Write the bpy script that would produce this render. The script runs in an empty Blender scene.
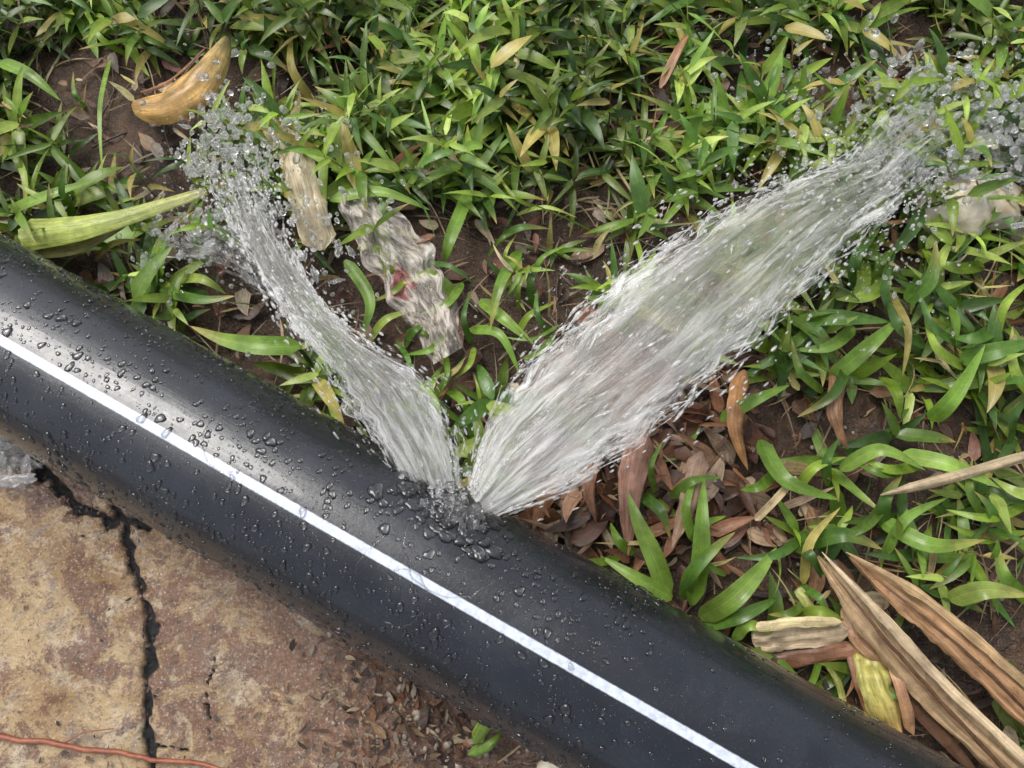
import bpy, bmesh, math, random
import numpy as np
from mathutils import Vector, noise as mn
random.seed(7); rng=np.random.default_rng(7)
R=random.random
def U(a,b): return a+(b-a)*random.random()
scene=bpy.context.scene

# ---------------- camera ----------------
TH=math.radians(14); D=0.80; F=796.0
TGT=np.array([0,0,0.085])
CAM=TGT+np.array([0,-D*math.sin(TH),D*math.cos(TH)])
c_,s_=math.cos(TH),math.sin(TH)
def P(px,py,z=0.0):
    """survey coordinates (mm-like grid measured off the site) -> world point at height z"""
    x=(px-512)/F; y=-(py-384)/F
    d=np.array([x,y*c_+s_,y*s_-c_])
    k=(z-CAM[2])/d[2]
    return CAM+d*k
def Q(x,y,z=0.0):
    v=np.array([x,y,z])-CAM
    yc=v[1]*c_+v[2]*s_; zc=-v[1]*s_+v[2]*c_
    return 512+F*v[0]/-zc, 384-F*yc/-zc
cam=bpy.data.cameras.new("camera"); cam.sensor_width=36; cam.lens=F/1024*36
cam.clip_start=0.01; cam.clip_end=500
co=bpy.data.objects.new("camera",cam); co.location=CAM; co.rotation_euler=(TH,0,0)
scene.collection.objects.link(co); scene.camera=co

# ---------------- light ----------------
w=bpy.data.worlds.new("World"); scene.world=w; w.use_nodes=True
nt=w.node_tree; nt.nodes.clear()
sky=nt.nodes.new("ShaderNodeTexSky"); sky.sky_type='NISHITA'; sky.sun_disc=False
SE,SR=math.radians(58),math.radians(-40)
sky.sun_elevation=SE; sky.sun_rotation=SR; sky.dust_density=5.0; sky.air_density=1.0
hs=nt.nodes.new("ShaderNodeHueSaturation"); hs.inputs['Saturation'].default_value=0.42; hs.inputs['Value'].default_value=1.25
bg=nt.nodes.new("ShaderNodeBackground"); bg.inputs['Strength'].default_value=0.15
ow=nt.nodes.new("ShaderNodeOutputWorld")
nt.links.new(sky.outputs[0],hs.inputs['Color']); nt.links.new(hs.outputs[0],bg.inputs['Color']); nt.links.new(bg.outputs[0],ow.inputs[0])
sl=bpy.data.lights.new("sun",'SUN'); sl.energy=1.5; sl.angle=math.radians(28); sl.color=(1,0.965,0.91)
so=bpy.data.objects.new("sun",sl); scene.collection.objects.link(so)
sd=Vector((math.sin(SR)*math.cos(SE),math.cos(SR)*math.cos(SE),math.sin(SE)))
so.rotation_euler=sd.to_track_quat('Z','Y').to_euler()
scene.view_settings.view_transform='Standard'; scene.view_settings.look='None'; scene.view_settings.exposure=0

# ---------------- node helpers ----------------
class N:
    def __init__(s,name):
        s.m=bpy.data.materials.new(name); s.m.use_nodes=True
        s.t=s.m.node_tree; s.t.nodes.clear(); s.out=s.t.nodes.new("ShaderNodeOutputMaterial")
    def put(s,sock,v):
        if isinstance(v,bpy.types.NodeSocket): s.t.links.new(v,sock)
        else:
            if sock.type=='RGBA' and isinstance(v,(tuple,list)) and len(v)==3: v=(*v,1)
            sock.default_value=v
    def n(s,typ,ins={},**kw):
        nd=s.t.nodes.new(typ)
        for k,v in kw.items(): setattr(nd,k,v)
        for k,v in ins.items(): s.put(nd.inputs[k],v)
        return nd
    def math(s,op,a,b=0.0,c=None,clamp=False):
        nd=s.t.nodes.new("ShaderNodeMath"); nd.operation=op; nd.use_clamp=clamp
        s.put(nd.inputs[0],a); s.put(nd.inputs[1],b)
        if c is not None: s.put(nd.inputs[2],c)
        return nd.outputs[0]
    def mix(s,f,a,b,bt='MIX'):
        nd=s.t.nodes.new("ShaderNodeMix"); nd.data_type='RGBA'; nd.blend_type=bt
        s.put(nd.inputs[0],f); s.put(nd.inputs[6],a); s.put(nd.inputs[7],b)
        return nd.outputs[2]
    def noise(s,vec,scale,detail=4,rough=0.55,dist=0.0):
        nd=s.n("ShaderNodeTexNoise",{'Scale':scale,'Detail':detail,'Roughness':rough,'Distortion':dist})
        if vec is not None: s.put(nd.inputs['Vector'],vec)
        return nd.outputs['Fac']
    def rng(s,v,a,b,c=0.0,d=1.0):
        nd=s.n("ShaderNodeMapRange",{'Value':v,'From Min':a,'From Max':b,'To Min':c,'To Max':d}); return nd.outputs[0]
    def attr(s,name,o='Color'): return s.n("ShaderNodeAttribute",attribute_name=name).outputs[o]
    def pos(s): return s.n("ShaderNodeNewGeometry").outputs['Position']
    def scale(s,vec,x,y,z=1):
        nd=s.n("ShaderNodeVectorMath",operation='MULTIPLY'); s.put(nd.inputs[0],vec); nd.inputs[1].default_value=(x,y,z); return nd.outputs[0]
    def vadd(s,a,b):
        nd=s.n("ShaderNodeVectorMath",operation='ADD'); s.put(nd.inputs[0],a); s.put(nd.inputs[1],b); return nd.outputs[0]
    def grey(s,v): return s.n("ShaderNodeCombineColor",{0:v,1:v,2:v}).outputs[0]
    def bump(s,h,strength,dist,normal=None):
        nd=s.n("ShaderNodeBump",{'Height':h,'Strength':strength,'Distance':dist})
        if normal is not None: s.put(nd.inputs['Normal'],normal)
        return nd.outputs[0]
    def sh(s,sock): s.t.links.new(sock,s.out.inputs[0]); return s.m
    def mixsh(s,f,a,b):
        nd=s.t.nodes.new("ShaderNodeMixShader"); s.put(nd.inputs[0],f); s.t.links.new(a,nd.inputs[1]); s.t.links.new(b,nd.inputs[2]); return nd.outputs[0]

# ---------------- materials ----------------
def mat_leaf(name,trans=0.3,rough=0.38,dry=False):
    n=N(name); col=n.attr("Col"); uv=n.attr("tuv",'Vector')
    sep=n.n("ShaderNodeSeparateXYZ",{0:uv}); x,y=sep.outputs[0],sep.outputs[1]
    mid=n.rng(n.math('ABSOLUTE',x),0.0,0.14,1.0,0.0)
    p=n.pos(); ns=n.noise(p,60,3); ns2=n.noise(p,420,3)
    if dry:
        fib=n.noise(n.scale(uv,16,1.6),1,4,0.65,0.3); fib2=n.noise(n.scale(uv,3.5,1.6),1,3,0.6)
        f=n.math('MULTIPLY',n.rng(fib,0.3,0.7,0.60,1.25),n.rng(fib2,0.3,0.7,0.65,1.25))
        c=n.mix(1.0,col,n.grey(f),'MULTIPLY'); h=n.math('ADD',fib,n.math('MULTIPLY',ns2,0.3))
        c=n.mix(n.rng(n.noise(p,150,4,0.7),0.56,0.70,0,0.55),c,n.mix(1.0,c,(0.42,0.31,0.25),'MULTIPLY'))
        c=n.mix(n.rng(fib,0.33,0.26,0,0.6),c,n.mix(1.0,c,(0.30,0.22,0.18),'MULTIPLY'))
    else:
        veins=n.rng(n.math('SINE',n.math('MULTIPLY',x,22.0)),-1,1,0.9,1.05)
        c=n.mix(1.0,col,n.grey(veins),'MULTIPLY')
        c=n.mix(n.math('MULTIPLY',mid,0.4),c,n.mix(1.0,c,(1.7,1.5,1.5),'MULTIPLY')); h=n.math('ADD',veins,n.math('MULTIPLY',ns2,0.5))
        sp=n.rng(ns2,0.62,0.72,0,0.4); c=n.mix(sp,c,n.mix(1.0,c,(0.75,0.45,0.4),'MULTIPLY'))
    v=n.rng(ns,0.3,0.7,0.75,1.25); c=n.mix(1.0,c,n.grey(v),'MULTIPLY')
    b=n.bump(h,0.5 if dry else 0.35,0.001 if dry else 0.0008)
    pb=n.n("ShaderNodeBsdfPrincipled",{'Base Color':c,'Roughness':n.rng(ns,0.3,0.7,rough-0.14,rough+0.12),'Normal':b,'IOR':1.47})
    tr=n.n("ShaderNodeBsdfTranslucent",{'Color':n.mix(1.0,c,(1.25,1.3,0.6),'MULTIPLY')})
    return n.sh(n.mixsh(trans,pb.outputs[0],tr.outputs[0]))
M_grass=mat_leaf("grass_leaf",0.28,0.30); M_dry=mat_leaf("dry_leaf",0.08,0.30,True)

def mat_ground():
    n=N("wet_soil"); p=n.pos()
    a=n.noise(p,9,6,0.6); b=n.noise(p,55,6,0.65); c=n.noise(p,350,4,0.6)
    col=n.mix(n.rng(a,0.35,0.65),(0.035,0.020,0.012),(0.10,0.056,0.032))
    col=n.mix(n.rng(b,0.45,0.7),col,(0.018,0.012,0.008))
    col=n.mix(n.rng(c,0.56,0.70,0,0.7),col,(0.22,0.14,0.09))
    h=n.math('ADD',n.math('MULTIPLY',b,1.0),n.math('MULTIPLY',c,0.35))
    pb=n.n("ShaderNodeBsdfPrincipled",{'Base Color':col,'Roughness':n.rng(a,0.35,0.65,0.10,0.42),'Normal':n.bump(h,0.9,0.008)})
    return n.sh(pb.outputs[0])
M_ground=mat_ground()

def mat_slab():
    n=N("wet_stone"); p=n.pos()
    a=n.noise(p,6,5,0.6,0.8); b=n.noise(p,24,8,0.74,0.5); c=n.noise(p,95,6,0.75,0.4); d=n.noise(p,380,4,0.6); e=n.noise(n.vadd(p,(3,5,0)),17,7,0.72,0.4)
    mud=n.attr("mud",'Fac'); red=n.attr("red",'Fac')
    col=n.mix(n.rng(a,0.38,0.60),(0.26,0.150,0.055),(0.48,0.34,0.165))
    col=n.mix(n.rng(e,0.52,0.62,0,0.8),col,(0.58,0.49,0.35))
    thr=n.math('ADD',b,n.math('MULTIPLY',red,0.10))
    col=n.mix(n.rng(thr,0.51,0.57,0,0.85),col,n.mix(n.rng(c,.4,.6),(0.07,0.030,0.020),(0.24,0.105,0.055)))
    col=n.mix(n.rng(b,0.36,0.44,0.75,0),col,n.mix(n.rng(c,.4,.6),(0.11,0.085,0.075),(0.34,0.26,0.19)))
    col=n.mix(n.rng(c,0.53,0.62,0,0.7),col,(0.10,0.048,0.028))
    col=n.mix(n.rng(d,0.57,0.68,0,0.6),col,(0.62,0.52,0.40))
    col=n.mix(n.rng(d,0.42,0.34,0,0.55),col,(0.06,0.03,0.02))
    cr=n.attr("crack",'Fac')
    mm=n.rng(n.math('ADD',mud,n.math('MULTIPLY',n.math('SUBTRACT',b,0.5),1.8)),0.25,0.75)
    col=n.mix(n.math('MULTIPLY',mm,0.85),col,n.mix(n.rng(c,.35,.65),(0.035,0.018,0.011),(0.20,0.10,0.05)))
    col=n.mix(n.rng(cr,.15,.6),col,(0.008,0.0075,0.008))
    flow=n.noise(n.scale(p,1,2.0),42,3,0.5,2.6)
    rip=n.math('ADD',flow,n.math('MULTIPLY',n.noise(n.scale(p,1.3,1),150,2,0.5,1.8),0.25))
    h=n.math('ADD',n.math('MULTIPLY',c,0.8),n.math('MULTIPLY',b,1.2))
    nb=n.bump(h,0.8,0.006)
    cb=n.bump(rip,1.0,0.016)
    wet=n.math('MULTIPLY',n.rng(n.math('ADD',a,n.math('MULTIPLY',red,.25)),0.42,0.60,0.25,1),n.rng(cr,0,.5,1,0.1))
    pb=n.n("ShaderNodeBsdfPrincipled",{'Base Color':col,'Roughness':0.4,'Normal':nb,'Coat Weight':wet,'Coat Roughness':0.03,'Coat IOR':1.9,'Coat Normal':cb})
    return n.sh(pb.outputs[0])
M_slab=mat_slab()

def mat_pipe():
    n=N("black_polyethylene"); uv=n.attr("tuv",'Vector'); p=n.pos()
    sep=n.n("ShaderNodeSeparateXYZ",{0:uv}); ang=sep.outputs[1]
    e=n.noise(p,260,3)
    f=n.math('ABSOLUTE',n.math('ADD',ang,n.math('MULTIPLY',n.math('SUBTRACT',e,0.5),0.010)))
    stripe=n.rng(f,0.042,0.055,1,0)
    a=n.noise(p,14,5,0.6,0.5); d=n.noise(p,190,4,0.7); sc=n.noise(n.scale(uv,14,260),1,4,0.6); dust=n.noise(p,800,2)
    base=n.mix(n.rng(a,0.35,0.7),(0.008,0.0095,0.013),(0.018,0.021,0.028))
    base=n.mix(n.rng(dust,0.66,0.74,0,0.35),base,(0.25,0.23,0.20))
    st=n.mix(n.rng(d,0.4,0.75),(0.68,0.72,0.80),(0.42,0.45,0.52))
    col=n.mix(stripe,base,st)
    rough=n.math('ADD',n.rng(a,0.46,0.54,0.08,0.28),n.rng(d,0.4,0.7,-0.04,0.14))
    h=n.math('ADD',n.math('MULTIPLY',d,0.6),n.math('MULTIPLY',sc,0.4))
    pb=n.n("ShaderNodeBsdfPrincipled",{'Base Color':col,'Roughness':rough,'Normal':n.bump(h,0.3,0.0014),'IOR':1.52,'Coat Weight':0.5,'Coat Roughness':0.05,'Coat Tint':(0.9,0.95,1,1)})
    return n.sh(pb.outputs[0])
M_pipe=mat_pipe()

def mat_drop(name,white,rough=0.0):
    n=N(name)
    g=n.n("ShaderNodeBsdfGlass",{'IOR':1.33,'Roughness':rough,'Color':(1,1,1)})
    dcol=n.n("ShaderNodeBsdfDiffuse",{'Color':(0.92,0.93,0.94)}); tl=n.n("ShaderNodeBsdfTranslucent",{'Color':(0.92,0.93,0.94)})
    return n.sh(n.mixsh(white,g.outputs[0],n.mixsh(.5,dcol.outputs[0],tl.outputs[0])))
M_drop=mat_drop("water_droplet",0.18); M_foam=mat_drop("water_froth",0.24); M_boil=mat_drop("bubbling_water",0.07)
def mat_strand():
    n=N("water_strand"); t=n.n("ShaderNodeBsdfTransparent"); gl=n.n("ShaderNodeBsdfGlossy",{'Roughness':0.1})
    dcol=n.n("ShaderNodeBsdfDiffuse",{'Color':(0.95,0.95,0.95)}); tl=n.n("ShaderNodeBsdfTranslucent",{'Color':(0.95,0.95,0.95)})
    k=n.noise(n.pos(),130,2)
    wh=n.mixsh(.15,n.mixsh(.5,dcol.outputs[0],tl.outputs[0]),gl.outputs[0])
    return n.sh(n.mixsh(n.rng(k,.4,.62,.05,.60),t.outputs[0],wh))
M_strand=mat_strand()
n=N("water_bead"); M_bead=n.sh(n.n("ShaderNodeBsdfPrincipled",{'Base Color':(1,1,1,1),'Transmission Weight':1.0,'IOR':1.5,'Roughness':0.015}).outputs[0])

def mat_sheet(name,amount,base_w,broken=0.0,refract=True):
    n=N(name); uv=n.attr("tuv",'Vector')
    sep=n.n("ShaderNodeSeparateXYZ",{0:uv}); u,v=sep.outputs[0],sep.outputs[1]
    q=uv
    wob=n.noise(n.scale(q,5,5),1,2,0.5)
    q=n.vadd(q,n.n("ShaderNodeCombineXYZ",{1:n.math('MULTIPLY',n.math('SUBTRACT',wob,0.5),0.16)}).outputs[0])
    s1=n.noise(n.scale(q,8,15),1,6,0.72,0.7); s2=n.noise(n.scale(q,4,4),1,4,0.6); s3=n.noise(n.scale(q,28,26),1,4,0.7,0.8)
    edge=n.math('ABSOLUTE',n.math('SUBTRACT',n.math('MULTIPLY',v,2.0),1.0))
    e3=n.math('POWER',edge,2.6)
    en=n.math('POWER',n.math('SUBTRACT',1.0,u),5.0)
    tail=n.rng(u,0.6,1.0,0,1)
    st=n.math('MULTIPLY',n.rng(s1,0.47,0.70),n.rng(s2,0.42,0.62,0.05,1.0))
    wv=n.math('ADD',n.math('MULTIPLY',st,0.78*amount),base_w)
    wv=n.math('ADD',wv,n.math('MULTIPLY',e3,n.rng(s1,0.36,0.60,0.03,0.85*amount)))
    wv=n.math('ADD',wv,n.math('MULTIPLY',en,n.rng(s1,0.35,0.6,0.08,0.65)))
    wv=n.math('ADD',wv,n.math('MULTIPLY',tail,n.rng(s3,0.50,0.66,0,0.75)),clamp=True)
    pr=n.math('SUBTRACT',n.math('ADD',1.15-broken,n.math('MULTIPLY',n.math('SUBTRACT',s1,0.5),3.0)),n.math('MULTIPLY',n.math('POWER',edge,4.0),1.2))
    pr=n.math('SUBTRACT',pr,n.math('MULTIPLY',tail,n.math('MULTIPLY',s3,2.4)))
    pr=n.math('ADD',pr,n.math('MULTIPLY',n.math('SUBTRACT',s3,0.5),2.0))
    pr=n.rng(pr,0.10,0.80)
    bn=n.bump(n.math('ADD',s1,n.math('MULTIPLY',s3,0.6)),1.0,0.008)
    t=n.n("ShaderNodeBsdfTransparent",{'Color':(1,1,1)})
    gl=n.n("ShaderNodeBsdfGlossy",{'Roughness':0.14,'Normal':bn,'Color':(1,1,1)})
    di=n.n("ShaderNodeBsdfDiffuse",{'Color':(0.96,0.96,0.94)}); tl=n.n("ShaderNodeBsdfTranslucent",{'Color':(0.96,0.96,0.94)})
    wh=n.mixsh(0.12,n.mixsh(0.35,di.outputs[0],tl.outputs[0]),gl.outputs[0])
    if refract:
        refr=n.n("ShaderNodeBsdfRefraction",{'IOR':1.18,'Roughness':0.22,'Normal':bn,'Color':(0.98,1,0.99)})
        clear=n.mixsh(0.25,refr.outputs[0],t.outputs[0])
    else: clear=t.outputs[0]
    clear=n.mixsh(0.09,clear,gl.outputs[0])
    return n.sh(n.mixsh(pr,t.outputs[0],n.mixsh(wv,clear,wh)))
M_sheet=[mat_sheet("water_sheet_a",1.0,0.10),mat_sheet("water_sheet_b",0.75,0.0,0.35,False)]
M_broken=mat_sheet("water_sheet_broken",1.0,0.06,0.6)

def mat_simple(name,c1,c2,sc=40,rough=0.5,bd=0.002):
    n=N(name); p=n.pos(); a=n.noise(p,sc,6,0.65)
    return n.sh(n.n("ShaderNodeBsdfPrincipled",{'Base Color':n.mix(n.rng(a,0.35,0.65),c1,c2),'Roughness':rough,'Normal':n.bump(a,0.7,bd)}).outputs[0])
M_stone=mat_simple("pale_stone",(0.50,0.40,0.25),(0.85,0.80,0.66),45,0.35)
M_peb=mat_simple("pebble_stone",(0.12,0.09,0.07),(0.34,0.28,0.22),60,0.4)
M_root=mat_simple("root_bark",(0.20,0.05,0.025),(0.34,0.12,0.06),120,0.4)
M_twig=mat_simple("twig_bark",(0.03,0.02,0.015),(0.10,0.06,0.04),150,0.5)

# ---------------- mesh accumulator ----------------
class B:
    def __init__(s): s.v=[];s.c=[];s.t=[];s.f=[];s.fl=[];s.k=0
    def add(s,v,f,col,tuv=None):
        v=np.asarray(v,float); n=len(v)
        s.v.append(v); c=np.ones((n,4)); c[:,:3]=col; s.c.append(c)
        s.t.append(np.zeros((n,3)) if tuv is None else tuv)
        f=np.asarray(f)+s.k; s.f.append(f.ravel()); s.fl.append(np.full(len(f),f.shape[1])); s.k+=n
    def obj(s,name,mat,parent=None,smooth=True):
        me=bpy.data.meshes.new(name); v=np.concatenate(s.v); f=np.concatenate(s.f); fl=np.concatenate(s.fl)
        me.vertices.add(len(v)); me.vertices.foreach_set("co",v.ravel())
        me.loops.add(len(f)); me.loops.foreach_set("vertex_index",f.astype(np.int32))
        me.polygons.add(len(fl)); st=np.concatenate([[0],np.cumsum(fl)[:-1]])
        me.polygons.foreach_set("loop_start",st.astype(np.int32)); 
        me.update(calc_edges=True); me.validate()
        a=me.attributes.new("Col",'FLOAT_COLOR','POINT'); a.data.foreach_set("color",np.concatenate(s.c).ravel())
        a=me.attributes.new("tuv",'FLOAT_VECTOR','POINT'); a.data.foreach_set("vector",np.concatenate(s.t).ravel())
        me.polygons.foreach_set("use_smooth",[smooth]*len(me.polygons))
        me.materials.append(mat); o=bpy.data.objects.new(name,me); scene.collection.objects.link(o)
        if parent: o.parent=parent
        return o
def empty(name,loc=(0,0,0)):
    o=bpy.data.objects.new(name,None); o.empty_display_size=0.05; scene.collection.objects.link(o); return o
def gridf(n,m):
    i=np.arange(n-1)[:,None]*m+np.arange(m-1)[None,:]; i=i.ravel()
    return np.stack([i,i+1,i+m+1,i+m],1)

def H(x,y):
    return (0.005*np.sin(9*x+1.3)*np.cos(8*y-0.4)+0.004*np.sin(23*x+17*y)+0.0025*np.sin(47*x-31*y+2)+0.012*np.tanh((y-0.1)*4))-0.006

# pipe axis
PR=0.086; PZ=0.094
A0=P(0,332,PZ); A1=P(590,669,PZ); AX=(A1-A0); LEN=np.linalg.norm(AX); AX/=LEN
NRM=np.array([-AX[1],AX[0],0]);  NRM=NRM if NRM[1]>0 else -NRM
def pdist(x,y): return (x-A0[0])*NRM[0]+(y-A0[1])*NRM[1]

# ---------------- ground ----------------
def axis(lo,hi,st):
    core=np.arange(lo,hi,st); out=[]; d=st; x=hi
    while x<40: out.append(x); d*=1.25; x+=d
    out2=[]; d=st; x=lo
    while x>-40: d*=1.25; x-=d; out2.append(x)
    return np.array(out2[::-1]+list(core)+out)
gx=axis(-0.9,0.95,0.006); gy=axis(-0.7,0.9,0.006)
X,Y=np.meshgrid(gx,gy,indexing='ij'); Z=H(X,Y)
Zf=Z.ravel().copy(); Xf=X.ravel(); Yf=Y.ravel()
for i in range(len(Xf)):
    if abs(Xf[i])<1.2 and abs(Yf[i])<1.2:
        Zf[i]+=0.008*mn.fractal(Vector((Xf[i]*22,Yf[i]*22,0)),1.0,2.0,3)
g=B(); g.add(np.stack([Xf,Yf,Zf],1),gridf(len(gx),len(gy))[:,::-1],(0.1,0.1,0.1)); g.obj("ground",M_ground)

# ---------------- stone slab ----------------
cracks=[[(20,440),(48,478),(78,508),(110,523),(172,521)],[(122,525),(133,575),(151,620),(146,680),(148,760),(140,830)],[(100,470),(112,500),(122,525)],
        [(216,655),(205,700),(212,740)],[(150,745),(185,752)]]
cw=[0.0048,0.0040,0.0022,0.0010,0.0012]
xs=np.arange(-0.95,0.05,0.0025); ys=np.arange(-0.75,0.05,0.0025)
segs=[]
for pl,wd in zip(cracks,cw):
    pts=[P(a,b,0.008)[:2] for a,b in pl]
    for a,b in zip(pts[:-1],pts[1:]): segs.append((a,b,wd))
X,Y=np.meshgrid(xs,ys,indexing='ij'); Xf=X.ravel(); Yf=Y.ravel()
nx=np.array([mn.noise(Vector((x*60,y*60,3)))+0.5*mn.noise(Vector((x*160,y*160,3))) for x,y in zip(Xf,Yf)])
ny=np.array([mn.noise(Vector((x*60,y*60,9)))+0.5*mn.noise(Vector((x*160,y*160,9))) for x,y in zip(Xf,Yf)])
fr=np.array([mn.fractal(Vector((x*9,y*9,5)),1.0,2.0,4) for x,y in zip(Xf,Yf)])
XX=Xf+nx*0.006; YY=Yf+ny*0.006; ck=np.zeros(len(Xf))
for a,b,wd in segs:
    ab=b-a; t=np.clip(((XX-a[0])*ab[0]+(YY-a[1])*ab[1])/(ab@ab),0,1)
    d=np.hypot(XX-a[0]-t*ab[0],YY-a[1]-t*ab[1]); w_=wd*np.clip(0.45+1.1*(ny+0.45),0.25,2)
    ck=np.maximum(ck,np.clip(1.35-d/np.maximum(w_,1e-4)*0.8,0,1))
b0=P(318,600,0.0)[:2]; b1=P(430,770,0.0)[:2]; bd=(b1-b0)/np.linalg.norm(b1-b0); bn=np.array([-bd[1],bd[0]])
if ((P(600,600)[:2]-b0)@bn)<0: bn=-bn
sgn=(Xf-b0[0])*bn[0]+(Yf-b0[1])*bn[1]+fr*0.03+nx*0.006
out=np.clip(sgn/0.12,0,1); far=np.clip((pdist(Xf,Yf)-0.0)/0.06,0,1)
mud=np.clip((sgn+0.06)/0.09,0,1); red=np.clip((sgn+0.26)/0.22,0,1)
z=0.008+fr*0.005+nx*0.0012-ck*0.009-out*0.035-far*0.05
m=B(); m.add(np.stack([Xf,Yf,z],1),gridf(len(xs),len(ys))[:,::-1],(0.4,0.3,0.2)); slab=m.obj("stone_slab",M_slab)
for nm,arr in (("crack",ck),("mud",mud),("red",red)):
    a=slab.data.attributes.new(nm,'FLOAT','POINT'); a.data.foreach_set("value",arr.astype(np.float32))

# ---------------- pipe ----------------
pipe=empty("water_pipe")
ns=192; nl=160; L0,L1=-2.2,3.2
UPv=np.array([0,0,1.0])
STR=math.radians(-1.5)
def pipept(l,a,r=PR):
    t=a+STR
    return A0+AX*l+(NRM*math.sin(t)+UPv*math.cos(t))*r
ls=np.linspace(L0,L1,nl); an=np.linspace(-math.pi,math.pi,ns)
v=[];t=[]
for l in ls:
    for a in an: v.append(pipept(l,a)); t.append((l,a,0))
pb_=B(); pb_.add(v,gridf(nl,ns),(0,0,0),np.array(t,float)); pb_.obj("pipe_body",M_pipe,pipe)

def ico(k):
    bm=bmesh.new(); bmesh.ops.create_icosphere(bm,subdivisions=k,radius=1)
    a=np.array([v.co[:] for v in bm.verts]); f=np.array([[x.index for x in f.verts] for f in bm.faces]); bm.free(); return a,f
ICO,IF=ico(2); ICO3,IF3=ico(3)
def frame(d):
    d=d/np.linalg.norm(d); a=np.array([0,0,1.0]) if abs(d[2])<0.9 else np.array([1.0,0,0])
    s=np.cross(a,d); s/=np.linalg.norm(s); return d,s,np.cross(d,s)

holeP=P(462,508,0.13); lh=(holeP-A0)@AX; ah=math.asin(min(.98,pdist(holeP[0],holeP[1])/PR))-STR
# torn lip of plastic round the split
tl=B(); nr_,nc_=72,14; vs=[];tt=[]
for i in range(nr_):
    q=2*math.pi*i/nr_; rr=.010*(1+.3*math.cos(2*q)+.25*mn.noise(Vector((math.cos(q)*2,math.sin(q)*2,1))))
    for j in range(nc_):
        k=j/(nc_-1); rad=rr*(.45+1.6*k); hgt=.0065*math.exp(-((k-.3)/.28)**2)*(1+.9*mn.noise(Vector((math.cos(q)*3,math.sin(q)*3,k*2))))-.004*(k<.08)
        vs.append(pipept(lh+rad*1.5*math.cos(q),ah-.06+rad*math.sin(q)/PR,PR+hgt-.0006)); tt.append((9,1.0,0))
ff=[(i*nc_+j,i*nc_+j+1,((i+1)%nr_)*nc_+j+1,((i+1)%nr_)*nc_+j) for i in range(nr_) for j in range(nc_-1)]
tl.add(vs,ff,(0,0,0),np.array(tt,float)); tl.obj("split_lip",M_pipe,pipe)

# water beads on the pipe
bd_=B(); cnt=0; cells={}
def bead(l,a,r,flat=0.55,st=1.0,S=None):
    sh,ff=(ICO,IF) if S is None else S
    nrm=NRM*math.sin(a+STR)+UPv*math.cos(a+STR); tg=np.cross(nrm,AX)
    base=pipept(l,a); sx,sy=U(0.8,1.3)*st,U(0.8,1.5)
    th=np.arctan2(sh[:,1],sh[:,0]); 
    wob=1+0.18*np.sin(2*th+R()*6)+0.14*np.sin(3*th+R()*6)+0.07*np.sin(5*th+R()*6)
    bd_.add(base+np.outer(sh[:,0]*wob*sx*r,AX)+np.outer(sh[:,1]*wob*sy*r,tg)+np.outer(sh[:,2]*r*flat,nrm),ff,(1,1,1))
tries=0
while cnt<5200 and tries<300000:
    tries+=1
    l=U(-0.1,1.15); a=U(-1.3,1.55)
    dl=abs(l-lh)
    dens=1.0 if l<0.40 else (1.0 if dl<0.18 else 0.38)
    if -0.07<a<0.07: dens*=0.08
    k=mn.noise(Vector((l*14,a*2.0,2)))
    if k<-0.12 and R()<0.65: continue
    if R()>dens: continue
    r=0.0005+(0.0038 if k>0.05 else 0.0026)*R()**2.4
    if l>0.70: r*=0.6
    key=(int(l/0.006),int(a*PR/0.006)); ok=True
    for i in (-1,0,1):
        for j in (-1,0,1):
            for (pl,pa,pr) in cells.get((key[0]+i,key[1]+j),()):
                if abs(pl-l)<(pr+r)*0.8 and abs(pa-a)*PR<(pr+r)*0.8: ok=False
    if not ok: continue
    cells.setdefault(key,[]).append((l,a,r)); cnt+=1; bead(l,a,r)
for i in range(75):
    bead(lh+random.gauss(-.004,.026),min(1.45,max(.25,random.gauss(ah-.18,.20))),U(.0025,.0065),U(.35,.7),U(.8,1.8),(ICO3,IF3))
def rivulet(pts,r):
    n=len(pts); K=[]
    for i in range((n-1)*8+1):
        q=i/8; k=min(int(q),n-2); f=q-k; l=pts[k][0]*(1-f)+pts[k+1][0]*f+.002*mn.noise(Vector((q*1.3,r*900,0))); a=pts[k][1]*(1-f)+pts[k+1][1]*f+.03*mn.noise(Vector((q*1.3,5,r*900)))
        K.append(pipept(l,a,PR+r*.15))
    stem(bd_,K,r,r*.7,(1,1,1),6)

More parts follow.
